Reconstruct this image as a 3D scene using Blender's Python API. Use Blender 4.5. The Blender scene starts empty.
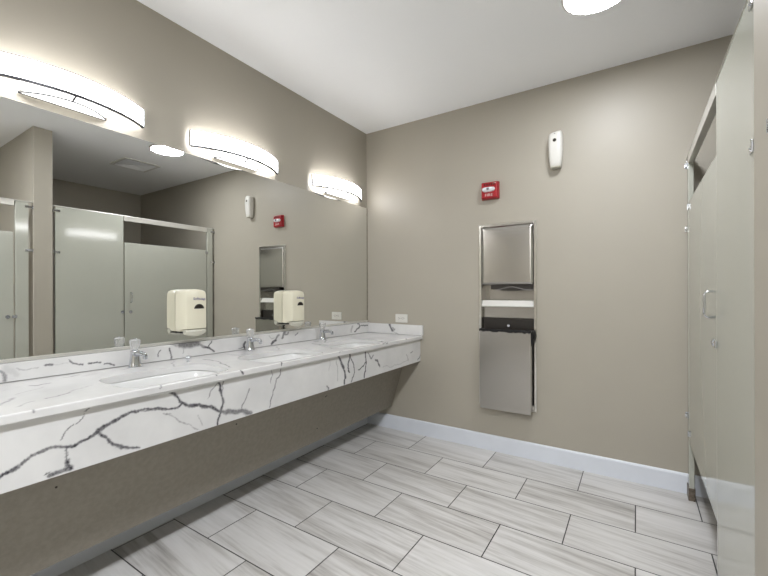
import bpy, bmesh, math, random
import numpy as np
from mathutils import Matrix, Vector
random.seed(7)
PI = math.pi
S = bpy.context.scene
COL = S.collection
S.view_settings.view_transform = 'Standard'
S.view_settings.look = 'None'
S.view_settings.gamma = 1
S.view_settings.use_curve_mapping = False
S.view_settings.exposure = .86

# ------------------------------------------------------------------ materials
def lin(r, g, b):
    f = lambda c: (c/255/12.92) if c <= 10 else ((c/255+.055)/1.055)**2.4
    return (f(r), f(g), f(b), 1)

class NT:
    def __init__(s, name):
        s.m = bpy.data.materials.new(name); s.m.use_nodes = True
        s.t = s.m.node_tree; s.t.nodes.clear()
        s.out = s.n('ShaderNodeOutputMaterial')
        s.b = s.n('ShaderNodeBsdfPrincipled')
        s.l(s.b.outputs[0], s.out.inputs[0])
    def n(s, typ, **kw):
        nd = s.t.nodes.new(typ)
        for k, v in kw.items():
            setattr(nd, k, v)
        return nd
    def l(s, a, b): s.t.links.new(a, b)
    def coord(s, which='Object'): return s.n('ShaderNodeTexCoord').outputs[which]
    def mth(s, op, a, b=None, c=None):
        nd = s.n('ShaderNodeMath', operation=op)
        for i, v in enumerate((a, b, c)):
            if v is None: continue
            if isinstance(v, (int, float)): nd.inputs[i].default_value = v
            else: s.l(v, nd.inputs[i])
        return nd.outputs[0]
    def noise(s, vec, scale, detail=3, rough=.5):
        nd = s.n('ShaderNodeTexNoise'); nd.inputs['Scale'].default_value = scale
        nd.inputs['Detail'].default_value = detail; nd.inputs['Roughness'].default_value = rough
        if vec is not None: s.l(vec, nd.inputs['Vector'])
        return nd.outputs['Fac']
    def ramp(s, fac, stops):
        nd = s.n('ShaderNodeValToRGB'); el = nd.color_ramp.elements
        while len(el) < len(stops): el.new(.5)
        for e, (p, c) in zip(el, stops): e.position = p; e.color = c
        s.l(fac, nd.inputs[0]); return nd.outputs[0]
    def mix(s, fac, a, b):
        nd = s.n('ShaderNodeMix', data_type='RGBA')
        for i, v in ((0, fac), (6, a), (7, b)):
            if isinstance(v, (int, float)): nd.inputs[i].default_value = v
            elif isinstance(v, tuple): nd.inputs[i].default_value = v
            else: s.l(v, nd.inputs[i])
        return nd.outputs[2]
    def bump(s, h, strength, dist=.002):
        nd = s.n('ShaderNodeBump'); nd.inputs['Strength'].default_value = strength
        nd.inputs['Distance'].default_value = dist
        s.l(h, nd.inputs['Height']); s.l(nd.outputs[0], s.b.inputs['Normal'])

def simple(name, rgb, rough=.5, metal=0, noise=0, nscale=8, bump=0, bscale=300, spec=.5, coat=0):
    t = NT(name); t.b.inputs['Roughness'].default_value = rough
    t.b.inputs['Metallic'].default_value = metal
    t.b.inputs['Specular IOR Level'].default_value = spec
    if coat: t.b.inputs['Coat Weight'].default_value = coat; t.b.inputs['Coat Roughness'].default_value = .08
    c = lin(*rgb); co = t.coord()
    f = t.noise(co, nscale)
    d = 1-noise; lo = (c[0]*d, c[1]*d, c[2]*d, 1)
    k = 1+noise*.5; hi = (min(1, c[0]*k), min(1, c[1]*k), min(1, c[2]*k), 1)
    t.l(t.ramp(f, [(.35, lo), (.65, hi)]), t.b.inputs['Base Color'])
    if bump: t.bump(t.noise(co, bscale), bump)
    return t.m

M = {}
M['wall'] = simple('taupe_eggshell_paint', (167, 161, 148), .46, noise=.02, nscale=2, bump=.10, bscale=260, spec=.45)
M['panel_paint'] = simple('speckled_taupe_board', (142, 136, 125), .55, noise=.08, nscale=45, bump=.25, bscale=160, spec=.3)
M['ceiling'] = simple('ceiling_white', (246, 247, 248), .7, noise=.01, nscale=2, bump=.05, bscale=200)
M['base'] = simple('baseboard_white', (216, 220, 227), .35, noise=.02)
M['partition'] = simple('partition_greige_enamel', (176, 177, 166), .10, noise=.01, nscale=3, bump=.012, bscale=60, spec=.85)
M['partition_edge'] = simple('partition_edge_enamel', (214, 212, 200), .25, noise=.01)
M['anod'] = simple('brushed_headrail_metal', (214, 212, 205), .3, .6, noise=.04, nscale=20)
M['chrome'] = simple('polished_chrome', (208, 211, 216), .05, 1, noise=.02)
M['nickel'] = simple('brushed_nickel', (150, 150, 153), .25, 1, noise=.04)
M['painted_reflection'] = simple('chrome_painted_dark_reflection', (84, 84, 88), .4, .8, noise=.04)  # chrome lamp trim, its dark reflection put into the colour
M['dark_metal'] = simple('worn_dark_shoe_metal', (120, 110, 98), .4, .7, noise=.35, nscale=60)
M['porcelain'] = simple('white_porcelain', (218, 218, 216), .08, noise=.005, coat=.5)
M['cream'] = simple('cream_plastic', (222, 217, 196), .3, noise=.01)
M['white_plastic'] = simple('white_plastic', (212, 210, 203), .35, noise=.01)
M['grey_plastic'] = simple('translucent_grey_plastic', (196, 194, 180), .25, noise=.02)
M['black'] = simple('black_liner_plastic', (18, 18, 19), .3, noise=.3, nscale=40, bump=.6, bscale=45)
M['dark'] = simple('dark_grey_plastic', (44, 40, 36), .3, noise=.05)
M['red'] = simple('signal_red_plastic', (158, 22, 32), .32, noise=.05, nscale=10)
M['strobe'] = simple('clear_strobe_lens', (232, 234, 238), .1, noise=.15, nscale=60, coat=.6)
M['violet'] = simple('violet_grey_ink', (120, 112, 150), .5, noise=.02)
M['screw'] = simple('dark_screw_head', (52, 46, 40), .4, .6, noise=.1)
M['acrylic'] = None

def stainless(name, rgb, rough, axis=2):
    t = NT(name); t.b.inputs['Metallic'].default_value = 1
    mp = t.n('ShaderNodeMapping'); t.l(t.coord(), mp.inputs[0])
    sc = [260, 260, 260]; sc[axis] = 3
    mp.inputs['Scale'].default_value = sc
    f = t.noise(mp.outputs[0], 1, 2)
    c = lin(*rgb)
    t.l(t.ramp(f, [(.3, (c[0]*.96, c[1]*.96, c[2]*.96, 1)), (.7, c)]), t.b.inputs['Base Color'])
    r = t.n('ShaderNodeMapRange'); t.l(f, r.inputs[0])
    r.inputs[3].default_value = rough-.015; r.inputs[4].default_value = rough+.02
    t.l(r.outputs[0], t.b.inputs['Roughness'])
    g = t.noise(t.coord(), 4, 0)
    t.bump(g, .06, .01)
    return t.m
M['steel'] = stainless('brushed_stainless', (190, 187, 182), .24, 0)
M['steel_bright'] = stainless('bright_stainless_flange', (225, 223, 218), .2, 2)

def mirror_mat():
    t = NT('silvered_mirror'); t.b.inputs['Metallic'].default_value = 1
    t.b.inputs['Roughness'].default_value = .0
    f = t.noise(t.coord(), 1.5)
    t.l(t.ramp(f, [(.4, (.83, .835, .82, 1)), (.6, (.84, .845, .83, 1))]), t.b.inputs['Base Color'])
    return t.m
M['mirror'] = mirror_mat()

def emit(name, rgb, strength):
    t = NT(name); c = lin(*rgb)
    t.b.inputs['Base Color'].default_value = (.9, .9, .9, 1)
    t.b.inputs['Roughness'].default_value = .4
    t.b.inputs['Emission Color'].default_value = c
    t.b.inputs['Emission Strength'].default_value = strength
    return t.m
M['lamp'] = emit('lit_vanity_diffuser', (253, 252, 255), 7.5)
M['box_glow'] = emit('glow_for_lit_wall_box', (255, 253, 250), 1.6)  # glow standing in for the lit front of the wall box
M['disc'] = emit('lit_ceiling_diffuser', (246, 249, 255), 50)
M['added_disc_far'] = emit('added_fill_diffuser_far', (246, 249, 255), 230)  # for the added light behind the camera, strong to lift the ceiling
M['added_disc_rear'] = emit('added_fill_diffuser_rear', (246, 249, 255), 90)  # for the added light above the camera

def acrylic():
    t = NT('clear_acrylic_knob'); t.b.inputs['Transmission Weight'].default_value = .75
    t.b.inputs['Roughness'].default_value = .08; t.b.inputs['IOR'].default_value = 1.49
    f = t.noise(t.coord(), 60)
    t.l(t.ramp(f, [(.3, (.86, .87, .88, 1)), (.7, (.95, .95, .95, 1))]), t.b.inputs['Base Color'])
    return t.m
M['acrylic'] = acrylic()

def marble():
    t = NT('veined_white_quartz'); co = t.coord()
    a = t.n('ShaderNodeAttribute', attribute_name='vein')
    f = t.noise(co, 2.2, 5, .6)
    base = t.ramp(f, [(.3, lin(198, 197, 196)), (.6, lin(216, 215, 213))])
    g = t.noise(co, 90, 4, .7)
    ink = t.ramp(g, [(.3, lin(40, 39, 43)), (.7, lin(112, 110, 114))])
    k = t.mth('MULTIPLY', a.outputs['Fac'], t.mth('ADD', t.mth('MULTIPLY', t.noise(co, 140, 3), .8), .55))
    k = t.mth('MINIMUM', k, 1.0)
    t.l(t.mix(k, base, ink), t.b.inputs['Base Color'])
    t.b.inputs['Roughness'].default_value = .16
    return t.m
M['marble'] = marble()

def tiles():
    t = NT('grey_streaked_porcelain_tile'); sp = t.n('ShaderNodeSeparateXYZ'); t.l(t.coord(), sp.inputs[0])
    x, y = sp.outputs[0], sp.outputs[1]
    GX, GY, L, T = .024, -.333, .6096, .3048
    yr = t.mth('DIVIDE', t.mth('SUBTRACT', t.mth('MINIMUM', y, -.06), GY), T)
    row = t.mth('FLOOR', yr)
    xs = t.mth('ADD', t.mth('DIVIDE', t.mth('SUBTRACT', x, GX), L), t.mth('MULTIPLY', t.mth('FLOORED_MODULO', row, 2), .5))
    colm = t.mth('FLOOR', xs)
    fx = t.mth('MULTIPLY', t.mth('FRACT', xs), L); fy = t.mth('MULTIPLY', t.mth('FRACT', yr), T)
    d = t.mth('MINIMUM', t.mth('MINIMUM', fx, t.mth('SUBTRACT', L, fx)), t.mth('MINIMUM', fy, t.mth('SUBTRACT', T, fy)))
    grout = t.mth('LESS_THAN', d, .0028)
    cv = t.n('ShaderNodeCombineXYZ'); t.l(colm, cv.inputs[0]); t.l(row, cv.inputs[1])
    wn = t.n('ShaderNodeTexWhiteNoise', noise_dimensions='2D'); t.l(cv.outputs[0], wn.inputs['Vector'])
    rnd = wn.outputs['Value']
    sv = t.n('ShaderNodeCombineXYZ')
    t.l(t.mth('ADD', t.mth('MULTIPLY', x, 1.3), t.mth('MULTIPLY', rnd, 37)), sv.inputs[0])
    # streaks drift a little off the tile's long axis
    t.l(t.mth('ADD', t.mth('MULTIPLY', y, 13), t.mth('MULTIPLY', x, 1.1)), sv.inputs[1])
    t.l(t.mth('MULTIPLY', rnd, 91), sv.inputs[2])
    n1 = t.noise(sv.outputs[0], 1, 5, .62)
    sv2 = t.n('ShaderNodeVectorMath', operation='MULTIPLY'); t.l(sv.outputs[0], sv2.inputs[0]); sv2.inputs[1].default_value = (2.2, 5, 1)
    n2 = t.noise(sv2.outputs[0], 1, 3, .6)
    f = t.mth('ADD', t.mth('MULTIPLY', n1, .72), t.mth('MULTIPLY', n2, .28))
    f = t.mth('ADD', f, t.mth('MULTIPLY', t.mth('SUBTRACT', rnd, .5), .06))
    c = t.ramp(f, [(.30, lin(142, 138, 133)), (.41, lin(178, 175, 171)), (.52, lin(200, 198, 195)), (.68, lin(212, 210, 208))])
    t.l(t.mix(grout, c, lin(48, 46, 44)), t.b.inputs['Base Color'])
    t.b.inputs['Roughness'].default_value = .30
    h = t.mth('SUBTRACT', 1.0, grout)
    t.bump(h, .5, .002)
    return t.m
M['tile'] = tiles()

# ------------------------------------------------------------------ mesh helpers
def box(bm, x0, x1, y0, y1, z0, z1):
    r = bmesh.ops.create_cube(bm, size=1)
    for v in r['verts']:
        v.co = Vector(((x0+x1)/2+v.co.x*(x1-x0), (y0+y1)/2+v.co.y*(y1-y0), (z0+z1)/2+v.co.z*(z1-z0)))
    return r['verts']
def cyl(bm, p, q, r0, r1=None, seg=20, caps=True):
    p, q = Vector(p), Vector(q); r1 = r0 if r1 is None else r1
    d = q-p
    r = bmesh.ops.create_cone(bm, cap_ends=caps, segments=seg, radius1=r0, radius2=r1, depth=d.length)
    m = Matrix.Translation((p+q)/2) @ d.to_track_quat('Z', 'Y').to_matrix().to_4x4()
    bmesh.ops.transform(bm, matrix=m, verts=r['verts'])
    return r['verts']
def loft(bm, rings, close=True, cap0=True, cap1=True):
    vs = [[bm.verts.new(p) for p in r] for r in rings]
    n = len(vs[0])
    for a, b in zip(vs, vs[1:]):
        for i in range(n if close else n-1):
            j = (i+1) % n
            bm.faces.new((a[i], a[j], b[j], b[i]))
    if cap0: bm.faces.new(vs[0][::-1])
    if cap1: bm.faces.new(vs[-1])
    return vs
def tube(bm, pts, r, seg=10):
    pts = [Vector(p) for p in pts]; rings = []; up = None
    for i, p in enumerate(pts):
        d = (pts[min(i+1, len(pts)-1)]-pts[max(i-1, 0)]).normalized()
        if up is None:
            up = Vector((0, 0, 1)) if abs(d.z) < .9 else Vector((1, 0, 0))
        s = d.cross(up).normalized(); up = s.cross(d).normalized()
        rr = r[i] if isinstance(r, (list, tuple)) else r
        rings.append([p+rr*(math.cos(a)*s+math.sin(a)*up) for a in [2*PI*k/seg for k in range(seg)]])
    loft(bm, rings)
def lathe(bm, prof, c, seg=24, lobes=0, amp=0):
    rings = []
    for r, z in prof:
        rings.append([(c[0]+r*(1+amp*math.cos(lobes*a))*math.cos(a), c[1]+r*(1+amp*math.cos(lobes*a))*math.sin(a), c[2]+z) for a in [2*PI*k/seg for k in range(seg)]])
    loft(bm, rings)
def B(): return bmesh.new()

def root_of(o):
    while o.parent: o = o.parent
    return o
def obj(name, bm, mat, parent=None, bevel=0, smooth=False, seg=2, label=None, kind=None):
    bmesh.ops.recalc_face_normals(bm, faces=bm.faces[:])
    if parent is not None:
        bmesh.ops.translate(bm, vec=-Vector(root_of(parent).location), verts=bm.verts[:])
    me = bpy.data.meshes.new(name); bm.to_mesh(me); bm.free()
    o = bpy.data.objects.new(name, me); COL.objects.link(o)
    me.materials.append(mat)
    if smooth:
        for p in me.polygons: p.use_smooth = True
    if bevel:
        md = o.modifiers.new('bevel', 'BEVEL'); md.width = bevel; md.segments = seg
        md.limit_method = 'ANGLE'; md.angle_limit = .6
        for p in me.polygons: p.use_smooth = True
        md.harden_normals = True
    if parent is not None: o.parent = parent
    if label: o['label'] = label
    if kind: o['kind'] = kind
    return o
def tag(o, label, cat, group=None):
    o['label'] = label; o['category'] = cat
    if group: o['group'] = group
    return o
def thing(name, label, cat, loc=(0, 0, 0), group=None):
    o = bpy.data.objects.new(name, None); COL.objects.link(o); o.location = loc
    o.empty_display_size = .05
    return tag(o, label, cat, group)
def dup(r, loc, label):
    n = r.copy(); COL.objects.link(n); n.location = loc; n['label'] = label
    for c in list(r.children):
        k = c.copy(); COL.objects.link(k); k.parent = n
        for g in list(c.children):
            h = g.copy(); COL.objects.link(h); h.parent = k
    return n
def struct(name, bm, mat, bevel=0):
    return obj(name, bm, mat, bevel=bevel, kind='structure')
def text_obj(name, body, size, mat, parent, loc, xdir, updir, depth=.0006, spacing=1, shear=0, sx=1):
    cu = bpy.data.curves.new(name+'_curve', 'FONT'); cu.body = body; cu.size = size
    cu.align_x = 'CENTER'; cu.align_y = 'CENTER'; cu.extrude = depth; cu.space_character = spacing; cu.shear = shear
    t = bpy.data.objects.new(name+'_tmp', cu); COL.objects.link(t)
    dg = bpy.context.evaluated_depsgraph_get()
    me = bpy.data.meshes.new_from_object(t.evaluated_get(dg))
    bpy.data.objects.remove(t); bpy.data.curves.remove(cu)
    X = Vector(xdir); U = Vector(updir); N = X.cross(U)
    m = Matrix((X, U, N)).transposed().to_4x4()
    off = Vector(loc)-Vector(root_of(parent).location)
    me.transform(Matrix.Translation(off) @ m @ Matrix.Diagonal((sx, 1, 1, 1)))
    me.materials.clear(); me.materials.append(mat)
    o = bpy.data.objects.new(name, me); COL.objects.link(o); o.parent = parent
    return o

# ------------------------------------------------------------------ room shell
H = 2.756; XR = 4.32; YF = -5.4; MX = .0065; XS = 2.427
b = B(); box(b, -.12, XR+.12, YF-.12, .14, -.12, 0); struct('floor', b, M['tile'])
b = B(); box(b, -.12, XR+.12, YF-.12, .14, H, H+.12); struct('ceiling', b, M['ceiling'])
b = B(); box(b, -.12, 0, YF-.12, .14, 0, H); struct('wall_left', b, M['wall'])
b = B(); box(b, XR, XR+.12, YF-.12, .14, 0, H); struct('wall_right', b, M['wall'])
b = B(); box(b, 0, XR, YF-.12, YF, 0, H); struct('wall_front', b, M['wall'])
# back wall with the recess for the towel cabinet
HX0, HX1, HZ0, HZ1 = 1.128, 1.526, .40, 1.755
b = B()
xs = [0, HX0, HX1, XR]; zs = [0, HZ0, HZ1, H]
vf = {}
for yy in (0, .14):
    for i, x in enumerate(xs):
        for k, z in enumerate(zs): vf[yy, i, k] = b.verts.new((x, yy, z))
for i in range(3):
    for k in range(3):
        if (i, k) == (1, 1): continue
        b.faces.new([vf[0, i, k], vf[0, i+1, k], vf[0, i+1, k+1], vf[0, i, k+1]])
        b.faces.new([vf[.14, i, k], vf[.14, i, k+1], vf[.14, i+1, k+1], vf[.14, i+1, k]])
for (i, k), (i2, k2) in (((1, 1), (2, 1)), ((2, 1), (2, 2)), ((2, 2), (1, 2)), ((1, 2), (1, 1))):
    b.faces.new([vf[0, i, k], vf[0, i2, k2], vf[.14, i2, k2], vf[.14, i, k]])
for (i, k), (i2, k2) in (((0, 0), (3, 0)), ((3, 0), (3, 3)), ((3, 3), (0, 3)), ((0, 3), (0, 0))):
    pass
struct('wall_back', b, M['wall'])
# stub wall between the two stall banks
b = B(); box(b, XS-.005, XR, -1.795, -1.655, 0, H); struct('wall_divider', b, M['wall'], .004)

def baseboard(name, pts_len_axis, lo, hi, wall):
    b = B(); h = .122; t = .013
    prof = [(0, 0), (t, 0), (t, h-.012), (t-.003, h-.004), (t-.007, h), (0, h)]
    if pts_len_axis == 'x':
        loft(b, [[(lo, wall-p, z) for p, z in prof], [(hi, wall-p, z) for p, z in prof]])
    else:
        loft(b, [[(wall+p, lo, z) for p, z in prof], [(wall+p, hi, z) for p, z in prof]])
    return struct(name, b, M['base'])
baseboard('baseboard_back', 'x', .0, XR, 0)
baseboard('baseboard_left', 'y', YF, 0, 0)

# ------------------------------------------------------------------ mirror
mr = thing('wall_mirror', 'long frameless mirror above the marble vanity counter', 'mirror', (0, -1.7, .966))
b = B(); box(b, .0005, MX, -3.4, -.006, .975, 2.0436); obj('mirror_glass', b, M['mirror'], mr)
b = B(); box(b, .0003, .011, -3.4, -.004, .9645, .979); obj('bottom_channel', b, M['anod'], mr, bevel=.001)
b = B(); box(b, .0003, .0085, -.006, -.0008, .975, 2.0436); obj('edge_strip', b, M['dark_metal'], mr)

# ------------------------------------------------------------------ vanity
VEINS=[
('apron',0.012,1,[(-2.706,0.687),(-2.677,0.702),(-2.648,0.712),(-2.638,0.718)]),
('apron',0.009,0.85,[(-2.638,0.718),(-2.621,0.729),(-2.596,0.742),(-2.565,0.748),(-2.534,0.743),(-2.516,0.738)]),
('apron',0.0095,1,[(-2.516,0.738),(-2.480,0.740),(-2.450,0.752),(-2.425,0.764)]),
('apron',0.013,1,[(-2.425,0.764),(-2.407,0.774),(-2.389,0.782)]),
('apron',0.011,1,[(-2.389,0.782),(-2.351,0.793),(-2.308,0.800),(-2.283,0.799)]),
('apron',0.006,0.85,[(-2.283,0.799),(-2.236,0.791),(-2.181,0.777),(-2.143,0.774)]),
('apron',0.009,1,[(-2.425,0.764),(-2.411,0.740),(-2.393,0.715),(-2.367,0.691),(-2.332,0.670),(-2.292,0.661)]),
('apron',0.005,0.8,[(-2.516,0.738),(-2.517,0.715),(-2.513,0.689)]),
('apron',0.015,1,[(-2.513,0.689),(-2.510,0.670),(-2.506,0.663)]),
('apron',0.015,0.9,[(-2.506,0.665),(-2.528,0.664),(-2.547,0.661),(-2.559,0.660)]),
('apron',0.005,1,[(-2.561,0.670),(-2.571,0.668)]),
('apron',0.0035,0.75,[(-2.450,0.855),(-2.467,0.834),(-2.483,0.810),(-2.506,0.801),(-2.522,0.787),(-2.530,0.766)]),
('apron',0.004,0.6,[(-2.200,0.765),(-2.172,0.755)]),
('apron',0.007,1,[(-2.286,0.800),(-2.236,0.795),(-2.184,0.777),(-2.144,0.776),(-2.127,0.784)]),
('apron',0.011,1,[(-2.206,0.867),(-2.176,0.843),(-2.136,0.797),(-2.094,0.770)]),
('apron',0.014,1,[(-2.094,0.770),(-2.014,0.744),(-1.947,0.707)]),
('apron',0.018,0.8,[(-1.947,0.707),(-1.907,0.697),(-1.854,0.683),(-1.783,0.657)]),
('apron',0.01,1,[(-1.947,0.707),(-1.941,0.782),(-1.956,0.839),(-1.972,0.863)]),
('apron',0.005,0.8,[(-1.941,0.782),(-1.941,0.821),(-1.926,0.851)]),
('apron',0.004,0.7,[(-1.956,0.848),(-1.985,0.818),(-2.010,0.781)]),
('apron',0.008,1,[(-1.947,0.707),(-1.957,0.680),(-1.963,0.650)]),
('apron',0.0035,0.55,[(-2.191,0.763),(-2.144,0.723),(-2.094,0.693),(-2.056,0.660)]),
('apron',0.003,0.45,[(-2.054,0.720),(-2.036,0.668)]),
('apron',0.006,0.7,[(-1.792,0.778),(-1.821,0.718),(-1.837,0.688)]),
('apron',0.006,0.8,[(-1.587,0.857),(-1.596,0.809),(-1.620,0.793),(-1.641,0.736),(-1.659,0.669),(-1.667,0.657)]),
('apron',0.005,0.7,[(-1.656,0.856),(-1.648,0.818),(-1.659,0.776)]),
('apron',0.003,0.7,[(-1.224,0.670),(-1.206,0.647)]),
('apron',0.015,1,[(-1.119,0.854),(-1.094,0.810),(-1.064,0.762),(-1.050,0.727),(-1.057,0.657)]),
('apron',0.011,1,[(-0.998,0.854),(-0.995,0.823),(-1.016,0.776),(-1.013,0.732),(-0.999,0.718)]),
('apron',0.009,0.9,[(-0.995,0.823),(-0.971,0.786),(-0.949,0.732),(-0.957,0.688),(-0.984,0.654)]),
('apron',0.011,1,[(-0.820,0.850),(-0.821,0.805),(-0.813,0.756),(-0.823,0.699),(-0.837,0.657)]),
('apron',0.008,1,[(-0.821,0.758),(-0.857,0.734),(-0.906,0.721)]),
('apron',0.01,0.7,[(-0.792,0.819),(-0.772,0.792),(-0.751,0.771),(-0.725,0.794)]),
('apron',0.012,0.9,[(-0.701,0.757),(-0.673,0.747),(-0.664,0.727),(-0.642,0.699)]),
('apron',0.004,0.45,[(-0.601,0.686),(-0.543,0.689),(-0.470,0.671),(-0.393,0.676),(-0.300,0.677),(-0.217,0.681)]),
('apron',0.007,0.7,[(-0.250,0.735),(-0.217,0.679)]),
('apron',0.007,0.7,[(-0.182,0.737),(-0.135,0.744)]),
('apron',0.008,0.9,[(-0.000,0.702),(-0.023,0.671),(-0.054,0.658)]),
('apron',0.004,0.4,[(-1.196,0.826),(-1.204,0.764)]),
('apron',0.006,0.5,[(-1.136,0.817),(-1.125,0.751),(-1.125,0.687)]),
('apron',0.006,0.9,[(-1.227,0.676),(-1.206,0.654)]),
('lip',0.005,0.8,[(-2.224,0.873),(-2.220,0.883),(-2.206,0.894),(-2.194,0.898)]),
('lip',0.006,1,[(-1.979,0.877),(-1.989,0.889),(-2.000,0.902)]),
('lip',0.008,1,[(-1.977,0.887),(-1.962,0.895),(-1.954,0.901)]),
('lip',0.006,1,[(-1.857,0.895),(-1.855,0.880),(-1.842,0.863)]),
('lip',0.008,1,[(-1.605,0.891),(-1.606,0.862)]),
('lip',0.004,0.7,[(-1.508,0.893),(-1.488,0.886)]),
('lip',0.006,0.8,[(-1.130,0.865),(-1.118,0.882),(-1.102,0.876)]),
('lip',0.008,0.6,[(-0.631,0.867),(-0.596,0.873),(-0.573,0.863),(-0.561,0.875)]),
('lip',0.01,0.9,[(-0.285,0.866),(-0.274,0.882)]),
('lip',0.004,0.8,[(-2.602,0.880),(-2.605,0.885),(-2.599,0.890),(-2.589,0.892)]),
('splash',0.01,0.7,[(-2.555,0.936),(-2.546,0.925),(-2.540,0.910),(-2.540,0.896)]),
('splash',0.022,0.16,[(-2.538,0.944),(-2.522,0.933),(-2.507,0.915)]),
('splash',0.004,0.4,[(-2.505,0.941),(-2.484,0.928),(-2.464,0.929),(-2.439,0.932)]),
('splash',0.009,0.85,[(-2.413,0.936),(-2.402,0.937),(-2.390,0.936)]),
('splash',0.003,0.25,[(-2.390,0.936),(-2.363,0.935),(-2.335,0.933)]),
('splash',0.007,0.9,[(-2.329,0.948),(-2.323,0.936),(-2.309,0.928),(-2.279,0.921)]),
('splash',0.007,0.9,[(-2.254,0.920),(-2.236,0.919),(-2.211,0.919)]),
('splash',0.006,0.9,[(-2.194,0.910),(-2.176,0.908),(-2.163,0.900),(-2.152,0.894)]),
('splash',0.005,0.9,[(-1.933,0.942),(-1.943,0.907)]),
('splash',0.008,0.9,[(-1.883,0.942),(-1.880,0.924),(-1.875,0.890)]),
('splash',0.016,0.45,[(-1.881,0.975),(-1.850,0.960),(-1.827,0.954)]),
('splash',0.03,0.8,[(-1.827,0.954),(-1.791,0.954),(-1.748,0.955),(-1.723,0.953)]),
('splash',0.016,0.7,[(-1.723,0.953),(-1.703,0.943),(-1.681,0.929)]),
('splash',0.01,1,[(-1.681,0.929),(-1.657,0.922),(-1.618,0.892)]),
('splash',0.006,1,[(-1.635,0.959),(-1.647,0.940),(-1.659,0.922)]),
('splash',0.003,0.6,[(-1.808,0.932),(-1.808,0.908)]),
('splash',0.016,1,[(-1.398,0.925),(-1.406,0.909),(-1.401,0.889)]),
('splash',0.005,0.8,[(-1.449,0.888),(-1.426,0.891),(-1.406,0.895)]),
('splash',0.016,1,[(-1.181,0.889),(-1.158,0.905),(-1.142,0.910)]),
('splash',0.014,0.7,[(-1.144,0.910),(-1.134,0.928),(-1.115,0.944)]),
('splash',0.018,0.8,[(-1.084,0.919),(-1.072,0.940),(-1.057,0.960)]),
('splash',0.012,0.7,[(-1.062,0.943),(-1.032,0.940),(-1.027,0.955)]),
('splash',0.008,0.8,[(-0.957,0.925),(-0.944,0.932),(-0.931,0.943)]),
('splash',0.005,0.5,[(-1.204,0.946),(-1.181,0.922),(-1.153,0.930)]),
('splash',0.015,0.85,[(-0.232,0.891),(-0.188,0.912),(-0.153,0.935)]),
('splash',0.014,0.7,[(-0.153,0.935),(-0.167,0.958),(-0.188,0.965)]),
('splash',0.01,0.8,[(-0.153,0.935),(-0.097,0.940),(-0.023,0.933)]),
('splash',0.018,0.4,[(-0.279,0.893),(-0.273,0.921),(-0.260,0.940)]),
('side',0.018,0.9,[(0.270,0.950),(0.281,0.922),(0.297,0.897)]),
('side',0.012,0.6,[(0.297,0.897),(0.324,0.909),(0.302,0.923)]),
('side',0.004,0.8,[(0.306,0.891),(0.351,0.872),(0.395,0.855),(0.447,0.845)]),
('top',0.01,0.6,[(-2.659,0.457),(-2.646,0.437),(-2.618,0.396),(-2.601,0.368),(-2.591,0.354)]),
('top',0.005,0.6,[(-2.623,0.512),(-2.602,0.490),(-2.567,0.468)]),
('top',0.006,0.75,[(-2.539,0.458),(-2.508,0.458),(-2.477,0.441),(-2.462,0.430)]),
('top',0.004,0.4,[(-2.458,0.419),(-2.412,0.388),(-2.363,0.358)]),
('top',0.009,0.75,[(-2.500,0.170),(-2.489,0.194),(-2.468,0.178),(-2.442,0.176)]),
('top',0.004,0.4,[(-2.576,0.305),(-2.540,0.275),(-2.481,0.237)]),
('top',0.009,0.6,[(-2.376,0.098),(-2.351,0.103),(-2.314,0.085)]),
('top',0.03,0.14,[(-2.305,0.134),(-2.274,0.115),(-2.240,0.103)]),
('top',0.003,0.3,[(-2.595,0.209),(-2.568,0.180),(-2.530,0.162)]),
('top',0.008,0.5,[(-2.164,0.110),(-2.142,0.111),(-2.115,0.090)]),
('top',0.004,0.6,[(-1.881,0.055),(-1.894,0.094),(-1.946,0.183),(-1.974,0.244)]),
('top',0.006,0.75,[(-1.767,0.154),(-1.761,0.207),(-1.766,0.290),(-1.810,0.417),(-1.838,0.493)]),
('top',0.03,0.14,[(-1.578,0.114),(-1.573,0.195),(-1.487,0.178)]),
('top',0.006,0.5,[(-1.944,0.436),(-1.949,0.497),(-1.953,0.548)]),
('top',0.006,0.9,[(-1.951,0.568),(-1.979,0.592),(-1.999,0.610)]),
('top',0.006,0.9,[(-1.983,0.594),(-2.008,0.636)]),
('top',0.012,0.7,[(-1.025,0.017),(-1.001,0.031)]),
('top',0.006,0.5,[(-1.301,0.226),(-1.234,0.152),(-1.183,0.088)]),
('top',0.008,0.6,[(-1.328,0.426),(-1.367,0.478),(-1.334,0.455)]),
('top',0.004,0.35,[(-1.523,0.415),(-1.531,0.500),(-1.510,0.519)]),
('top',0.01,0.5,[(-0.925,0.168),(-0.939,0.232),(-0.971,0.329)]),
('top',0.01,0.8,[(-0.821,0.096),(-0.841,0.125)]),
('top',0.01,0.8,[(-0.812,0.109),(-0.822,0.129)]),
('top',0.006,0.8,[(-0.675,0.066),(-0.827,0.204)]),
('top',0.006,0.4,[(-0.959,0.202),(-0.964,0.268),(-1.005,0.356),(-1.063,0.472),(-1.046,0.512)]),
('top',0.012,0.25,[(-0.442,0.049),(-0.444,0.110),(-0.332,0.081)]),
]
VEINS += [('apron', .012, 1, [(-3.4, .70), (-3.2, .69), (-3.0, .74), (-2.85, .72), (-2.73, .71)]), ('apron', .006, .8, [(-3.05, .73), (-3.08, .80), (-3.02, .86)]),
          ('top', .008, .6, [(-3.3, .2), (-3.1, .3), (-2.9, .28), (-2.7, .4)]), ('splash', .008, .7, [(-3.2, .9), (-3.0, .93), (-2.7, .92)])]

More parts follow.
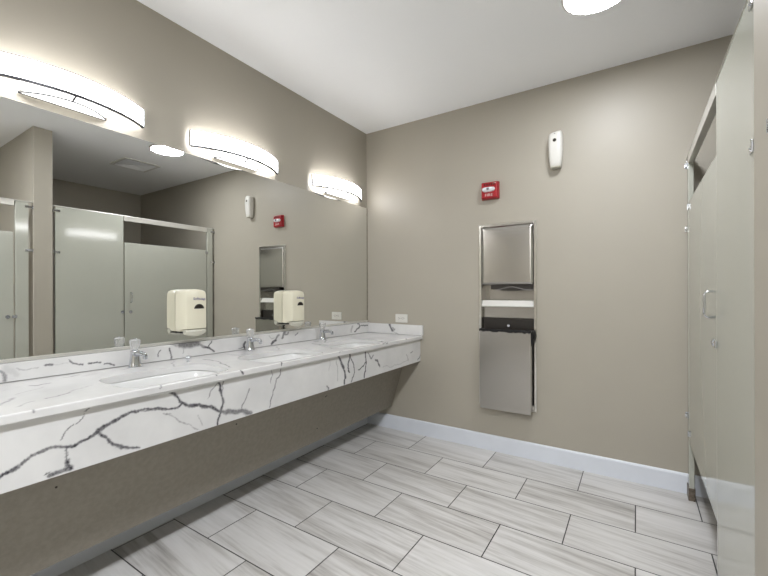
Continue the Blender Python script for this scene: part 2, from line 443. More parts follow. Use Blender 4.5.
def jitter_poly(pts, amp):
    p = [np.array(q) for q in pts]
    for it in range(2):
        o = []
        for a, c in zip(p, p[1:]):
            m = (a+c)/2; d = c-a; L = np.linalg.norm(d)
            if L > .012:
                m = m+np.array([-d[1], d[0]])*random.uniform(-amp, amp)
                o += [a, m]
            else: o += [a]
        p = o+[p[-1]]
    return p
def vein_values(P, surf):
    """P (n,2) surface coordinates -> vein strength per vertex"""
    val = np.zeros(len(P))
    Q = P+np.stack([.0009*np.sin(P[:, 1]*610+P[:, 0]*340)+.0016*np.sin(P[:, 1]*97+P[:, 0]*61), .0009*np.sin(P[:, 0]*570+P[:, 1]*390)+.0016*np.sin(P[:, 0]*83+P[:, 1]*71)], 1)
    for s, w, st, pts in VEINS:
        if s != surf: continue
        pp = jitter_poly(pts, .13)
        for a, c in zip(pp, pp[1:]):
            h = w*random.uniform(.36, .64)
            lo = np.minimum(a, c)-w*1.3; hi = np.maximum(a, c)+w*1.3
            idx = np.where((Q[:, 0] > lo[0]) & (Q[:, 0] < hi[0]) & (Q[:, 1] > lo[1]) & (Q[:, 1] < hi[1]))[0]
            if not len(idx): continue
            q = Q[idx]; d = c-a; L2 = max(1e-9, d@d)
            tt = np.clip(((q-a)@d)/L2, 0, 1)
            ds = np.linalg.norm(q-(a+tt[:, None]*d), axis=1)
            v = np.clip(1.8-ds/h*1.3, 0, 1)*st
            val[idx] = np.maximum(val[idx], v)
    return val
def set_vein(me, vals):
    at = me.attributes.new('vein', 'FLOAT', 'POINT'); at.data.foreach_set('value', vals.astype(np.float32))

van = thing('vanity_counter', 'long white marble vanity counter with grey veins under the mirror', 'counter', (0, -1.7, 0))
YL = -3.4
ZT = lambda y: .866-.008*y       # top surface
XF = .595
sinks_y = [-2.09, -1.42, -.745]
SCX, SHX, SHY, SEXP = .402, .162, .234, 4.6
def sup(a, s=1.0):
    c, n = math.cos(a), math.sin(a)
    r = (abs(c)**SEXP+abs(n)**SEXP)**(-1/SEXP)
    return SHX*s*r*c, SHY*s*r*n
# countertop: top grid with three basin openings, then lip and under face
ys = np.linspace(YL, -.0005, 681); xg = np.linspace(.0015, XF-.004, 101)
b = B(); grid = [[None]*len(xg) for _ in ys]
def inside(x, y, s=1.0):
    for sy in sinks_y:
        if (abs((x-SCX)/(SHX*s))**SEXP+abs((y-sy)/(SHY*s))**SEXP) < 1: return sy
    return None
cent_in = np.zeros((len(ys)-1, len(xg)-1), bool)
for i in range(len(ys)-1):
    for j in range(len(xg)-1):
        cent_in[i, j] = inside((xg[j]+xg[j+1])/2, (ys[i]+ys[i+1])/2) is not None
for i in range(len(ys)):
    for j in range(len(xg)):
        nb = [cent_in[p, q] for p in (i-1, i) for q in (j-1, j) if 0 <= p < cent_in.shape[0] and 0 <= q < cent_in.shape[1]]
        if all(nb): continue
        x, y = float(xg[j]), float(ys[i])
        if any(nb):
            sy = min(sinks_y, key=lambda s: abs(s-y))
            u, v = (x-SCX)/SHX, (y-sy)/SHY
            k = (abs(u)**SEXP+abs(v)**SEXP)**(-1/SEXP)
            x, y = SCX+u*k*SHX, sy+v*k*SHY
        grid[i][j] = b.verts.new((x, y, ZT(y)))
for i in range(len(ys)-1):
    for j in range(len(xg)-1):
        if not cent_in[i, j]:
            b.faces.new((grid[i][j], grid[i][j+1], grid[i+1][j+1], grid[i+1][j]))
lip_prof = [(.0012, -.0004), (.0030, -.0018), (.0040, -.004)]+[(.004, -.004-k*.0026) for k in range(1, 9)]+[(.004, -.0275), (.002, -.0295), (-.03, -.0295)]
prev = [grid[i][-1] for i in range(len(ys))]
top_set = len(b.verts)
for dx, dz in lip_prof:
    cur = [b.verts.new((XF-.004+dx, y, ZT(y)+dz)) for y in ys]
    for i in range(len(ys)-1): b.faces.new((prev[i], cur[i], cur[i+1], prev[i+1]))
    prev = cur
for sy in sinks_y:      # polished edge of each opening
    n = 96
    r0 = [(SCX+sup(2*PI*k/n)[0], sy+sup(2*PI*k/n)[1]) for k in range(n)]
    loft(b, [[(x, y, ZT(y)-.0002) for x, y in r0], [(x, y, ZT(y)-.0295) for x, y in r0]], cap0=False, cap1=False)
b.verts.ensure_lookup_table()
co = np.array([v.co[:] for v in b.verts])
ct = obj('countertop', b, M['marble'], van, smooth=True)
vt = vein_values(co[:, [1, 0]], 'top'); vl = vein_values(co[:, [1, 2]], 'lip')
is_lip = (co[:, 0] > XF-.006)
set_vein(ct.data, np.where(is_lip, vl, vt*.9))

def slab(name, u0, u1, v0, v1, nu, nv, fn, thick, surf, parent=van):
    """veined front grid in (u,v), closed by a back and edges `thick` behind"""
    us = np.linspace(u0, u1, nu); vs = np.linspace(v0, v1, nv); b = B()
    g = [[b.verts.new(fn(u, v, 0)) for v in vs] for u in us]
    for i in range(nu-1):
        for j in range(nv-1): b.faces.new((g[i][j], g[i+1][j], g[i+1][j+1], g[i][j+1]))
    uv = [(u, v) for u in us for v in vs]
    ring = [(i, 0) for i in range(nu)]+[(nu-1, j) for j in range(1, nv)]+[(i, nv-1) for i in range(nu-2, -1, -1)]+[(0, j) for j in range(nv-2, 0, -1)]
    bk = [b.verts.new(fn(us[i], vs[j], thick)) for i, j in ring]
    uv += [(us[i], vs[j]) for i, j in ring]
    for k in range(len(ring)):
        m = (k+1) % len(ring); a, c = ring[k], ring[m]
        b.faces.new((g[a[0]][a[1]], bk[k], bk[m], g[c[0]][c[1]]))
    b.faces.new(bk)
    o = obj(name, b, M['marble'], parent)
    set_vein(o.data, vein_values(np.array(uv), surf))
    return o
XA = .574
slab('apron', YL, -.001, 0, 1, 901, 75, lambda u, v, t: (XA-t, u, (.643-.003*u)*(1-v)+(ZT(u)-.0297)*v), .02, 'apron0')
# the apron's veins are stored in (y,z): remap from (u,v)
ap = bpy.data.objects['apron']
c2 = np.array([v.co[:] for v in ap.data.vertices]); c2[:, 1] += -1.7
ap.data.attributes['vein'].data.foreach_set('value', vein_values(c2[:, [1, 2]], 'apron').astype(np.float32))
bs = slab('backsplash', YL, -.001, 0, 1, 901, 35, lambda u, v, t: (.028-t, u, (ZT(u)+.0028)*(1-v)+.9635*v), .0272, 'x')
c2 = np.array([v.co[:] for v in bs.data.vertices]); c2[:, 1] += -1.7
bs.data.attributes['vein'].data.foreach_set('value', vein_values(c2[:, [1, 2]], 'splash').astype(np.float32))
ss = slab('side_splash', .0285, .604, .8685, .956, 200, 32, lambda u, v, t: (u, -.02+t, v), .0195, 'side')
b = B(); box(b, .0, XA-.0202, YL, YL+.02, .66, ZT(YL)-.0297); obj('end_panel', b, M['marble'], van)
# sloped board below
sl = (.42-.276)/(.65-.203)
b = B()
prof = [(.276, .203), (.262, .207), (.262+sl*.43, .637), (.43, .66), (XA-.021, .66), (XA-.021, .652), (.42, .652)]
loft(b, [[(x, YL, z) for x, z in prof], [(x, -.001, z) for x, z in prof]])
kp = obj('knee_panel', b, M['panel_paint'], van)
for (y, z) in ((-1.729, .554), (-1.023, .537), (-1.028, .309), (-1.012, .540), (-2.486, .541)):
    x = .276+sl*(z-.203); b = B()
    cyl(b, (x-.002, y, z), (x+.0015, y, z-.0005), .004, seg=10); obj('screw', b, M['screw'], kp)

# sinks
SL = ['white undermount sink below the nearest faucet, left end of the counter', 'white undermount sink below the middle faucet', 'white undermount sink below the faucet nearest the back wall']
for i, sy in enumerate(sinks_y):
    zt = ZT(sy)-.031
    s = thing('sink', SL[i], 'sink', (SCX, sy, zt-.14), 'sinks set into the vanity counter')
    b = B(); n = 72; rings = []
    for sc, dz in ((1.10, 0), (1.02, 0), (1.0, -.006), (.97, -.05), (.92, -.09), (.82, -.115), (.6, -.128), (.3, -.132), (.1, -.134)):
        rings.append([(SCX+sup(2*PI*k/n, sc)[0], sy+sup(2*PI*k/n, sc)[1], zt+dz-.008*(sup(2*PI*k/n, sc)[1])) for k in range(n)])
    loft(b, rings, cap0=False)
    o = obj('basin', b, M['porcelain'], s, smooth=True)
    md = o.modifiers.new('thick', 'SOLIDIFY'); md.thickness = .008; md.offset = -1
    b = B(); lathe(b, [(.022, 0), (.022, .003), (.017, .004), (.016, .001), (.004, .001)], (SCX, sy, zt-.133)); obj('drain', b, M['chrome'], s, smooth=True)

# faucets
def faucet():
    y = -2.085; x = .088; z = ZT(y)
    f = thing('faucet', 'chrome single faucet with clear knob, nearest the camera', 'faucet', (x, y, z), 'chrome faucets along the vanity counter')
    b = B(); lathe(b, [(.029, 0), (.029, .004), (.0265, .008), (.024, .03), (.021, .055), (.0195, .070), (.0205, .073), (.0205, .078), (.017, .083), (.010, .085)], (x, y, z), 28)
    obj('body', b, M['chrome'], f, smooth=True)
    b = B(); tube(b, [(x+.010, y, z+.062), (x+.035, y, z+.070), (x+.065, y, z+.072), (x+.09, y, z+.069), (x+.100, y, z+.062)], [.014, .0125, .0115, .0112, .0108], 14)
    sp = obj('spout', b, M['chrome'], f, smooth=True)
    b = B(); cyl(b, (x+.098, y, z+.047), (x+.099, y, z+.063), .0098, .0105, 16); obj('aerator', b, M['chrome'], sp, bevel=.001)
    b = B(); lathe(b, [(.009, .083), (.017, .088), (.0205, .100), (.024, .125), (.0225, .133), (.016, .136), (.006, .137)], (x, y, z), 40, 8, .06)
    k = obj('knob', b, M['acrylic'], f, smooth=False)
    b = B(); lathe(b, [(.0085, .1365), (.0085, .139), (.003, .140)], (x, y, z), 16); obj('knob_cap', b, M['chrome'], k, smooth=True)
    return f
f0 = faucet()
dup(f0, (.082, -1.40, ZT(-1.40)), 'chrome single faucet with clear knob, second from the back wall, below the right soap dispenser')
dup(f0, (.085, -.72, ZT(-.72)), 'chrome single faucet with clear knob, nearest the back wall')
# chrome ring of the deck hole plug
hp = thing('pull_knob', 'small round chrome knob standing on the counter between the two nearest faucets', 'knob', (.168, -1.862, ZT(-1.862)))
b = B(); lathe(b, [(.009, 0), (.009, .002), (.004, .004), (.004, .008)], (.168, -1.862, ZT(-1.862)), 20); obj('stem', b, M['chrome'], hp, smooth=True)
b = B(); lathe(b, [(.0138*math.sin(PI*k/12)+.0002, .0205-.0138*math.cos(PI*k/12)) for k in range(13)], (.168, -1.862, ZT(-1.862)), 28); obj('ball', b, M['chrome'], hp, smooth=True)

# ------------------------------------------------------------------ soap dispensers on the mirror
def soap():
    W, D, z0 = .132, .104, 1.045; yc = -1.776; x0 = MX+.001
    s = thing('soap_dispenser', 'cream wall soap dispenser on the mirror, left of the two', 'soap dispenser', (x0, yc, z0-.045), 'cream soap dispensers on the mirror')
    b = B(); rings = []; N = 14
    for i in range(N+1):
        u = -1+2*i/N
        e = max(0, (abs(u)-.80)/.20)
        sh = 1-math.sqrt(max(0, 1-e*e)) if e else 0
        dz = .010*u*u+.010*sh; dx = .006*u*u+.014*sh
        fx = lambda x, k=1: x0+max(0.012, x-dx*k)
        zt = z0+.222-dz
        rings.append([(x0, yc+u*W/2, z0-.012), (x0, yc+u*W/2, zt-.004), (x0+.012, yc+u*W/2, zt), (fx(D*.72), yc+u*W/2, zt), (fx(D*.90), yc+u*W/2, zt-.005),
                      (fx(D*.98), yc+u*W/2, zt-.018), (fx(D), yc+u*W/2, zt-.06), (fx(D), yc+u*W/2, z0+.03), (fx(D*.99), yc+u*W/2, z0+.002), (fx(D*.72), yc+u*W/2, z0), (fx(D*.55), yc+u*W/2, z0-.012)])
    loft(b, rings)
    c = obj('cover', b, M['cream'], s, bevel=.003)
    # push bar under the front
    b = B(); rings = []
    for i in range(N+1):
        u = -1+2*i/N; dx = .008*u*u
        rings.append([(x0+.062-dx*.3, yc+u*W*.44, z0-.002), (x0+D-.006-dx, yc+u*W*.44, z0-.002), (x0+D-.001-dx, yc+u*W*.44, z0-.012), (x0+D-.006-dx, yc+u*W*.44, z0-.036+.012*u*u), (x0+D-.016-dx, yc+u*W*.44, z0-.042+.012*u*u), (x0+.066-dx*.3, yc+u*W*.44, z0-.034+.010*u*u)])
    loft(b, rings); obj('push_bar', b, M['grey_plastic'], s, bevel=.002)
    b = B(); box(b, x0+.004, x0+.055, yc-W*.40, yc+W*.40, z0-.024, z0-.011); box(b, x0+.01, x0+.04, yc-W*.47, yc-W*.38, z0-.020, z0-.002)
    obj('valve', b, M['dark'], s, bevel=.003)
    b = B(); n = 20; xw = x0+D+.0004
    pts = [(yc+.012+.029*math.cos(PI*k/n), z0+.113+.026*math.sin(PI*k/n)) for k in range(n+1)]
    loft(b, [[(xw-.010, y, z) for y, z in pts], [(xw, y, z) for y, z in pts]]); wn = obj('window', b, M['dark'], s)
    b = B(); pts = [(yc+.012+.020*math.cos(PI*k/n), z0+.117+.015*math.sin(PI*k/n)) for k in range(n+1)]
    loft(b, [[(xw-.002, y, z) for y, z in pts], [(xw+.0007, y, z) for y, z in pts]]); obj('window_pane', b, M['screw'], wn)
    text_obj('lettering', 'Softsoap', .021, M['violet'], s, (xw+.0002, yc+.012, z0+.168), (0, 1, 0), (0, 0, 1), shear=.15)
    return s
s0 = soap()
l = s0.location.copy()
dup(s0, (l.x, -.998, l.z-.006), 'cream wall soap dispenser on the mirror, right of the two and nearer the back wall')

# ------------------------------------------------------------------ vanity lamps
def vanity_lamp():
    yc = -1.447; L = .635; zb, zt = 2.086, 2.174
    s = thing('vanity_light', 'lit curved vanity light above the mirror, middle one of three', 'light', (.0, yc, 2.06), 'curved vanity lights above the mirror')
    N = 28; bul = .105; x0 = .033
    arc = []
    R = (L*L/4+bul*bul)/(2*bul)
    th = math.asin(L/2/R)
    for i in range(N+1):
        a = -th+2*th*i/N
        arc.append((x0+bul-R+R*math.cos(a), yc+R*math.sin(a), math.cos(a), math.sin(a)))
    def strip(t0, t1, za, zc):
        b = B()
        loft(b, [[(x+c*t1, y+n*t1, za), (x+c*t1, y+n*t1, zc), (x+c*t0, y+n*t0, zc), (x+c*t0, y+n*t0, za)] for x, y, c, n in arc]); return b
    obj('shade', strip(-.004, .002, zb+.003, zt-.003), M['lamp'], s, label='glowing white curved shade')
    obj('trim_strip', strip(-.007, .005, zb-.006, zb+.0028), M['painted_reflection'], s)
    obj('trim_strip', strip(-.006, .004, zt-.0028, zt+.001), M['nickel'], s)
    for k in (0, N):
        x, y, c, n = arc[k]; sg = 1 if k else -1
        b = B(); box(b, x-.012, x+.005, y+sg*.0005, y+sg*.005, zb-.003, zt+.001); obj('end_trim', b, M['chrome'], s, bevel=.0008)
    # wall box; glowing D plate imitates its lit front; rims carry a painted dark reflection
    W = .318; n = 24; dp = .086
    b = B(); box(b, .0008, .030, yc-W/2, yc+W/2, 2.0725, 2.150); obj('canopy', b, M['white_plastic'], s, bevel=.002)
    pts = [(.0015, yc-W/2), (.0015, yc+W/2)]+[(.012+dp*(1-abs(2*k/n-1)**2.2), yc+W/2-W*k/n) for k in range(n+1)]
    b = B(); loft(b, [[(x, y, 2.0665) for x, y in pts], [(x, y, 2.0720) for x, y in pts]]); gl = obj('glow_plate', b, M['box_glow'], s, label='white D-shaped plate, glow added for the lit wall box')
    b = B(); tube(b, [(x+.001, y, 2.0680) for x, y in pts[2:]], .0034, 8); obj('rim', b, M['painted_reflection'], gl, smooth=True)
    b = B(); tube(b, [(.0115, yc-W/2, 2.0655), (.0115, yc+W/2, 2.0655)], .0032, 8); obj('rim', b, M['painted_reflection'], gl, smooth=True)
    b = B(); tube(b, [(dp+.010, yc, 2.070), (dp+.018, yc, 2.076), (x0+bul-.004, yc, zb-.001)], .0042, 8); obj('bracket_arm', b, M['painted_reflection'], s, smooth=True)
    b = B(); box(b, .030, x0+bul-.004, yc-.006, yc+.006, zt-.006, zt-.0032); obj('bracket_arm', b, M['nickel'], s)
    return s
v0 = vanity_lamp(); l = v0.location.copy()
dup(v0, (l.x, -2.336, l.z+.014), 'lit curved vanity light above the mirror, leftmost and largest in view')
dup(v0, (l.x, -.452, l.z), 'lit curved vanity light above the mirror, beside the back corner')

# ------------------------------------------------------------------ ceiling light and vent
def ceil_light(loc, label, mat):
    s = thing('ceiling_light', label, 'light', loc, 'round ceiling lights')
    x, y, z = loc
    b = B(); lathe(b, [(.166, -.001), (.166, -.012), (.162, -.017), (.154, -.018), (.152, -.006)], loc, 64); obj('trim_ring', b, M['white_plastic'], s, smooth=True)
    b = B(); lathe(b, [(.151, -.004), (.1515, -.014), (.140, -.0165), (.10, -.018), (.05, -.0185), (.004, -.0186)], loc, 64); obj('diffuser', b, mat, s, smooth=True, label='glowing white round diffuser')
    return s
c0 = ceil_light((2.005, -.82, H), 'round flush ceiling light, lit white, seen at the top edge and in the mirror', M['disc'])
c1 = ceil_light((2.005, -2.85, H), 'unseen ceiling light added above the camera to brighten the room, second from the back wall', M['added_disc_rear'])  # out of view, added to raise the light level
ceil_light((2.005, -4.75, H), 'unseen ceiling light added behind the camera to brighten the room, farthest from the back wall', M['added_disc_far'])  # out of view, added for even frontal light and a brighter ceiling
vn = thing('ceiling_vent', 'square white ceiling air vent, seen in the mirror beside the round light', 'vent', (2.81, -.765, H))
b = B()
def sqring(b, h, w, z0, z1, cx=2.81, cy=-.765):
    for i in range(4):
        m = Matrix.Translation((cx, cy, 0)) @ Matrix.Rotation(i*PI/2, 4, 'Z')
        vs = box(b, -h, h-w, h-w, h, z0, z1); bmesh.ops.transform(b, matrix=m, verts=vs)
sqring(b, .195, .03, H-.012, H-.0005); obj('frame', b, M['white_plastic'], vn, bevel=.002)
b = B(); box(b, 2.81-.165, 2.81+.165, -.765-.165, -.765+.165, H-.004, H-.0008); obj('backing', b, M['ceiling'], vn)
for h in (.160, .118, .076):
    b = B()
    def fr(hh, z): return [(2.81-hh, -.765-hh, z), (2.81+hh, -.765-hh, z), (2.81+hh, -.765+hh, z), (2.81-hh, -.765+hh, z)]
    loft(b, [fr(h, H-.016), fr(h-.030, H-.005), fr(h-.032, H-.005), fr(h-.002, H-.017), fr(h, H-.016)], cap0=False, cap1=False); obj('louver', b, M['ceiling'], vn)
b = B(); box(b, 2.81-.036, 2.81+.036, -.765-.036, -.765+.036, H-.014, H-.010); obj('louver', b, M['ceiling'], vn)

# ------------------------------------------------------------------ toilet stalls
TP = .026     # panel thickness, front face at XS
def bracket(b, y, z, sg):
    """small chrome U bracket, sg = direction of the wall along y"""
    box(b, XS-.004, XS-.0005, min(y-sg*.052, y), max(y-sg*.052, y), z-.011, z+.011)
    box(b, XS-.010, XS+.010, min(y, y+sg*.003), max(y, y+sg*.003), z-.017, z+.017)
def bracket_obj(y, z, sg, st):
    b = B(); bracket(b, y, z, sg); o = obj('wall_bracket', b, M['chrome'], st, bevel=.002)
    b = B(); cyl(b, (XS-.0035, y-sg*.034, z), (XS-.0075, y-sg*.034, z), .006, .004, 12); obj('screw', b, M['chrome'], o)
def stall(label, pil, post, door, hinge_side, gap_walls, rail, handle_y, latch_y, post_name='post'):
    st = thing('toilet_stall', label, 'toilet stall', (XS, (rail[0]+rail[1])/2, 0), 'toilet stalls')
    for (a, c) in pil+post:
        nm = 'pilaster' if (a, c) in pil else 'post'
        b = B(); box(b, XS, XS+TP, a, c, .012, 2.061); o = obj(nm, b, M['partition'], st, bevel=.003)
        b = B(); box(b, XS-.004, XS+TP+.004, a-.004, c+.004, .0, .075 if nm == 'post' else .03); obj('shoe', b, M['dark_metal'], o, bevel=.002, label='worn dark metal shoe at the floor')
    b = B(); box(b, XS-.002, XS+TP+.002, door[0]-.006, door[1]+.006, 2.012, 2.061)
    hr = obj('headrail', b, M['anod'], st, bevel=.002)
    b = B()
    loft(b, [[(XS-.003, y, 2.0612), (XS+TP+.003, y, 2.0612), (XS+TP+.001, y, 2.068), (XS-.001, y, 2.068)] for y in rail])
    obj('rail_cap', b, M['anod'], hr)
    b = B(); box(b, XS+.001, XS+TP-.001, door[0], door[1], .345, 1.782)
    d = obj('door', b, M['partition'], st, bevel=.003)
    hz = (1.752, .40)
    for z in hz:
        b = B(); hy = door[1] if hinge_side > 0 else door[0]
        cyl(b, (XS-.004, hy+hinge_side*.002, z-.018), (XS-.004, hy+hinge_side*.002, z+.018), .004, seg=12)
        box(b, XS-.003, XS+.002, hy-.016, hy+.018, z-.013, z+.013); obj('hinge', b, M['chrome'], d, bevel=.0015)
    # D pull, indicator lock, keeper
    b = B(); y = handle_y
    if y is not None:
        tube(b, [(XS+.001, y, 1.143), (XS-.018, y, 1.143), (XS-.027, y, 1.150), (XS-.030, y, 1.163), (XS-.030, y, 1.227), (XS-.027, y, 1.240), (XS-.018, y, 1.247), (XS+.001, y, 1.247)], .0048, 12)
        obj('handle', b, M['chrome'], d, smooth=True)
    b = B(); cyl(b, (XS+.001, latch_y, 1.04), (XS-.006, latch_y, 1.04), .017, .014, 24); box(b, XS-.009, XS-.005, latch_y-.002, latch_y+.002, 1.032, 1.048)
    obj('lock', b, M['chrome'], d, bevel=.001)
    return st, d
st, d0 = stall('greige toilet stall with handled door, right side, against the back wall', [(-1.635, -1.058)], [(-.100, -.024)], (-1.048, -.108), 1, None, (-1.652, -.002), -.99, -.99)
for y, z, sg in ((-.004, 2.02, 1), (-.004, 1.63, 1), (-.004, .485, 1), (-1.651, 2.02, -1), (-1.651, 1.63, -1)):
    bracket_obj(y, z, sg, st)
b = B(); box(b, XS-.008, XS-.0005, -1.085, -1.055, 1.028, 1.056); obj('keeper', b, M['chrome'], st, bevel=.002)
b = B(); box(b, XS-.005, XS-.0004, -1.0685, -1.0585, 1.02, 1.09)
b.free()
st2, d2 = stall('greige toilet stall seen at the left end of the mirror, beyond the taupe stub wall', [(-1.915, -1.826), (-3.30, -2.86)], [], (-2.85, -1.927), -1, None, (-3.302, -1.797), None, -1.965)
for y, z in ((-1.799, 2.02), (-1.799, 1.63)): bracket_obj(y, z, 1, st2)
b = B(); box(b, XS-.010, XS-.0005, -1.938, -1.905, 1.028, 1.052); obj('keeper', b, M['chrome'], st2, bevel=.002)
b = B(); cyl(b, (XS-.001, -1.955, 1.16), (XS-.010, -1.955, 1.16), .008, seg=12); b.free()

# ------------------------------------------------------------------ towel cabinet in the back wall
tc = thing('towel_dispenser', 'stainless steel paper towel dispenser with waste bin, set in the back wall', 'paper towel dispenser', (1.327, 0, .35))
b = B(); fw = .020
for x0, x1, z0, z1 in ((1.108, 1.108+fw, .356, 1.776), (1.546-fw, 1.546, .356, 1.776), (1.108+fw, 1.546-fw, 1.776-fw, 1.776), (1.108+fw, 1.546-fw, .356, .356+.044)):
    box(b, x0, x1, -.014, -.0005, z0, z1)
obj('frame', b, M['steel_bright'], tc, bevel=.003)
b = B()      # open-fronted steel liner of the recess
X0, X1, Z0, Z1 = HX0+.001, HX1-.001, HZ0+.001, HZ1-.001
q = [[b.verts.new(p) for p in ((X0, y, Z0), (X1, y, Z0), (X1, y, Z1), (X0, y, Z1))] for y in (-.004, .098)]
for i in range(4):
    j = (i+1) % 4; b.faces.new((q[0][i], q[0][j], q[1][j], q[1][i]))
b.faces.new(q[1]); obj('cabinet', b, M['steel'], tc)
# bowed upper door
b = B(); nx, nz = 16, 24; dx0, dx1, dz0, dz1 = 1.131, 1.523, 1.303, 1.752
vs = []
for i in range(nx+1):
    r = []
    for k in range(nz+1):
        u = -1+2*i/nx; v = -1+2*k/nz
        r.append(b.verts.new((dx0+(dx1-dx0)*i/nx, -.018-.0035*(1-u*u)*(1-v**6), dz0+(dz1-dz0)*k/nz)))
    vs.append(r)
for i in range(nx):
    for k in range(nz): b.faces.new((vs[i][k], vs[i+1][k], vs[i+1][k+1], vs[i][k+1]))
r = bmesh.ops.extrude_face_region(b, geom=b.faces[:])
for v in [g for g in r['geom'] if isinstance(g, bmesh.types.BMVert)]: v.co.y = -.004
dr = obj('door', b, M['steel'], tc)
for p in dr.data.polygons: p.use_smooth = abs(p.normal.y) > .9
b = B(); cyl(b, (1.327, -.015, 1.742), (1.327, -.021, 1.742), .006, seg=14); b.free()
# towel slot tray with the edge of the next towel
b = B(); pts = []
for i in range(21):
    u = i/20; x = 1.205+(1.519-1.205)*u
    pts.append([(x, -.012, 1.300), (x, .05, 1.300), (x, .05, 1.272), (x, -.012, 1.262-.012*math.sin(PI*u)*(1 if u > .1 else .4)+.004)])
loft(b, pts); tr = obj('towel_slot', b, M['dark'], tc)
b = B(); pts = []
for i in range(25):
    u = i/24; x = 1.24+(1.519-1.24)*u; z = 1.262+.022*math.sin(PI*min(1, u*1.15))**2
    pts.append([(x, -.0135, z+.004), (x, -.0135, z-.004), (x, -.010, z-.004), (x, -.010, z+.004)])
loft(b, pts); obj('towel_edge', b, M['nickel'], tr)
b = B()
loft(b, [[(x, .022, 1.180), (x, .022, 1.172), (x, -.004, 1.130), (x, -.008, 1.133), (x, -.008, 1.139)] for x in (X0+.001, X1-.001)])
obj('shelf', b, M['white_plastic'], tc)
b = B(); box(b, 1.131, 1.523, .03, .036, 1.045, 1.128); obj('back_plate', b, M['steel'], tc)
# waste bin
b = B()
BX0, BX1, BY, BZ0, BZ1 = 1.140, 1.519, -.085, .348, .952
def pr(e, z, t=0): return [(BX0+e, -.016, z), (BX1-e, -.016, z), (BX1-e, BY+e, z), (BX0+e, BY+e, z)]
loft(b, [pr(0, BZ0), pr(0, BZ1), pr(.004, BZ1), pr(.004, BZ0+.02)])
bn = obj('waste_bin', b, M['steel'], tc, bevel=.002)
# bag folded over the rim
b = B(); rings = []
n = 80
per = []
P0 = [(BX0, -.010), (BX0, BY), (BX1, BY), (BX1, -.010)]
for (a, c) in zip(P0, P0[1:]):
    m = max(4, int(math.dist(a, c)/.012))
    per += [(a[0]+(c[0]-a[0])*k/m, a[1]+(c[1]-a[1])*k/m) for k in range(m)]
per.append(P0[-1])
cx_, cy_ = (BX0+BX1)/2, -.04
rr = random.Random(3)
for x, y in per:
    ox = .004*(1 if x > BX1-.001 else -1 if x < BX0+.001 else 0); oy = -.004 if y < BY+.001 else 0
    h = .006+.007*rr.random(); dn = .004+.010*rr.random()
    ix, iy = (cx_-x)*.12, (cy_-y)*.35
    rings.append([(x+ox, y+oy, BZ1-dn), (x+ox*1.4, y+oy*1.4, BZ1+h*.5), (x, y, BZ1+h), (x+ix, y+iy, BZ1+h*.3), (x+ix, y+iy, BZ1-.05), (x+ix*.9, y+iy*.9, BZ1-.05), (x+ix*.6, y+iy*.6, BZ1-.002), (x+ox*.4, y+oy*.4, BZ1+.001)])
loft(b, rings); lb = obj('bin_bag', b, M['black'], tc)
b = B(); rings = []
for z, w, dpt in ((.845, .003, .006), (.875, .010, .016), (.905, .028, .028), (.922, .033, .032), (.942, .022, .032), (.962, .008, .024)):
    rings.append([(BX1+.001+(w*(.6+.5*rr.random()) if math.cos(a) > 0 else 0)*math.cos(a) + (.0 if math.cos(a) > 0 else -.001), -.048+dpt*math.sin(a), z) for a in [2*PI*k/14 for k in range(14)]])
loft(b, rings); obj('bag_knot', b, M['black'], lb)
b = B(); box(b, 1.131, 1.523, .024, .046, .94, 1.040); obj('bin_throat', b, M['dark'], tc)
b = B(); cyl(b, (1.335, .004, .985), (1.335, .026, .985), .010, seg=14); obj('lock', b, M['chrome'], tc)

# ------------------------------------------------------------------ fire alarm
fa = thing('fire_alarm', 'red fire alarm horn strobe high on the back wall', 'fire alarm', (1.203, 0, 1.975))
AX0, AX1, AZ0, AZ1 = 1.137, 1.269, 1.974, 2.104
b = B(); box(b, AX0-.004, AX1+.004, -.018, -.0005, AZ0-.002, AZ1+.002); obj('back_plate', b, M['red'], fa, bevel=.006)
b = B()
def arr(e, y): return [(AX0+e, y, AZ0+e), (AX1-e, y, AZ0+e), (AX1-e, y, AZ1-e), (AX0+e, y, AZ1-e)]
loft(b, [arr(0, -.016), arr(.002, -.040), arr(.010, -.046)]); obj('housing', b, M['red'], fa, bevel=.004)
b = B(); lens = []
for i in range(13):
    u = -1+2*i/12; x = 1.198+.052*u; k = math.sqrt(max(0, 1-u**4))*.9+.1
    lens.append([(x, -.044, 2.044-.020*k), (x, -.044, 2.044+.020*k), (x, -.044-.020*k, 2.044+.014*k), (x, -.044-.024*k, 2.044), (x, -.044-.018*k, 2.044-.014*k)])
loft(b, lens); ln = obj('strobe_lens', b, M['strobe'], fa, smooth=False)
b = B(); box(b, 1.190, 1.207, -.070, -.066, 2.036, 2.052); obj('flash_tube', b, M['nickel'], ln)
b = B()
for k in range(5): box(b, 1.165+k*.018, 1.173+k*.018, -.0475, -.0455, 2.074, 2.090)
obj('sounder_grille', b, M['screw'], fa)
text_obj('lettering', 'FIRE', .030, M['white_plastic'], fa, (1.200, -.0468, 2.000), (1, 0, 0), (0, 0, 1), spacing=1.15)
b = B(); box(b, 1.233, 1.258, -.0468, -.0455, 2.087, 2.091); obj('marking', b, M['white_plastic'], fa)

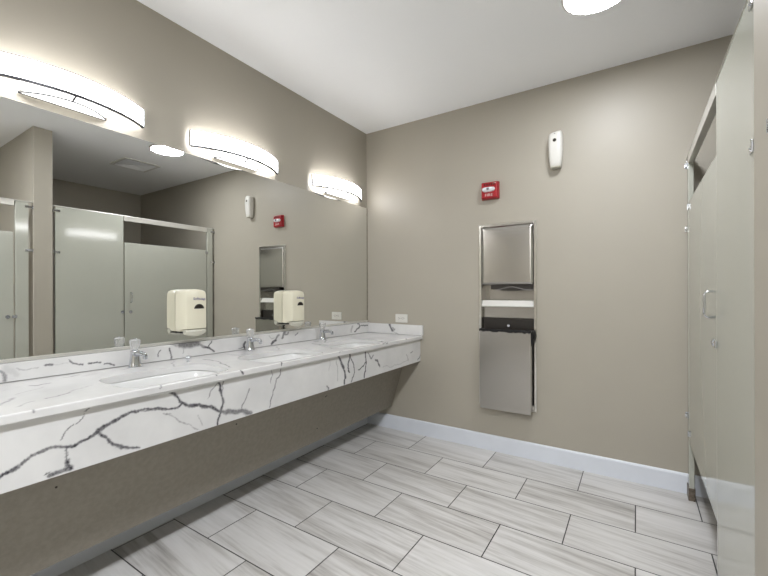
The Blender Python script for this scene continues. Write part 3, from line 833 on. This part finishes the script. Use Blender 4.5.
# ------------------------------------------------------------------ air freshener
af = thing('air_freshener', 'white air freshener dispenser on the back wall, above and right of the alarm', 'air freshener', (1.684, 0, 2.13))
b = B(); rings = []
for z, w, d in ((2.130, .030, .050), (2.136, .036, .060), (2.160, .040, .066), (2.22, .0455, .074), (2.29, .047, .078), (2.345, .0455, .076), (2.368, .043, .070), (2.379, .037, .060), (2.383, .028, .046)):
    ring = []
    for k in range(28):
        a = 2*PI*k/28; c, s_ = math.cos(a), math.sin(a)
        r_ = (abs(c)**3.5+abs(s_)**3.5)**(-1/3.5)
        yy = -d/2+d/2*r_*s_
        ring.append((1.684+w*r_*c, min(-.001, yy), z+(.006*(c) if z > 2.37 else 0)))
    rings.append(ring)
loft(b, rings); obj('casing', b, M['white_plastic'], af, smooth=True)
b = B(); cyl(b, (1.684-.002, -.070, 2.316), (1.684-.002, -.0792, 2.316), .0115, seg=20); nz = obj('nozzle_hole', b, M['screw'], af)
b = B(); cyl(b, (1.682, -.07, 2.316), (1.682, -.0785, 2.316), .0155, .0135, seg=24); obj('nozzle_ring', b, M['grey_plastic'], nz)
b = B(); box(b, 1.676, 1.686, -.073, -.0705, 2.362, 2.365); obj('indicator', b, M['dark'], af)
b = B(); box(b, 1.655, 1.713, -.064, -.012, 2.1295, 2.137); obj('base_tray', b, M['grey_plastic'], af, bevel=.003)

# ------------------------------------------------------------------ wall outlet
ol = thing('wall_outlet', 'white electrical outlet on the back wall above the side splash', 'outlet', (.384, 0, .972))
b = B(); box(b, .322, .446, -.006, -.0005, .972, 1.047); pl = obj('plate', b, M['white_plastic'], ol, bevel=.002)
for cx0 in (.362, .406):
    b = B(); n = 20
    pts = [(cx0+.015*math.cos(a)*(abs(math.cos(a))**4+abs(math.sin(a))**4)**-.25, 1.0095+.017*math.sin(a)*(abs(math.cos(a))**4+abs(math.sin(a))**4)**-.25) for a in [2*PI*k/n for k in range(n)]]
    loft(b, [[(x, -.005, z) for x, z in pts], [(x, -.0085, z) for x, z in pts]]); rc = obj('receptacle', b, M['white_plastic'], ol, bevel=.0006)
    for dz in (-.0065, .0065):
        b = B(); box(b, cx0-.007, cx0+.001, -.0092, -.0083, 1.0095+dz-.0012, 1.0095+dz+.0012); obj('slot', b, M['screw'], rc)
    b = B(); cyl(b, (cx0+.008, -.0083, 1.0095), (cx0+.008, -.0092, 1.0095), .0026, seg=10); obj('ground_hole', b, M['screw'], rc)
b = B(); cyl(b, (.384, -.0055, 1.0095), (.384, -.0075, 1.0095), .003, seg=12); obj('screw', b, M['nickel'], pl)

# ------------------------------------------------------------------ world, camera
w = bpy.data.worlds.new('World'); S.world = w; w.use_nodes = True
w.node_tree.nodes['Background'].inputs[0].default_value = (.6, .62, .65, 1)
w.node_tree.nodes['Background'].inputs[1].default_value = .3
cam = bpy.data.cameras.new('Camera'); co = bpy.data.objects.new('Camera', cam); COL.objects.link(co)
cam.sensor_width = 36; cam.lens = 389.1973/768*36; cam.clip_start = .02
cam.shift_x = -(385.9527-384)/768; cam.shift_y = (291.7534-288)/768
co.matrix_world = Matrix.Translation((2.1638, -3.028, 1.2495)) @ Matrix.Rotation(.5714, 4, 'Z') @ Matrix.Rotation(PI/2, 4, 'X') @ Matrix.Rotation(-.0026, 4, 'Z')
S.camera = co
S.cycles.max_bounces = 10; S.cycles.diffuse_bounces = 6; S.cycles.glossy_bounces = 6
S.cycles.use_denoising = True
S.cycles.caustics_reflective = True
S.cycles.sample_clamp_indirect = 6
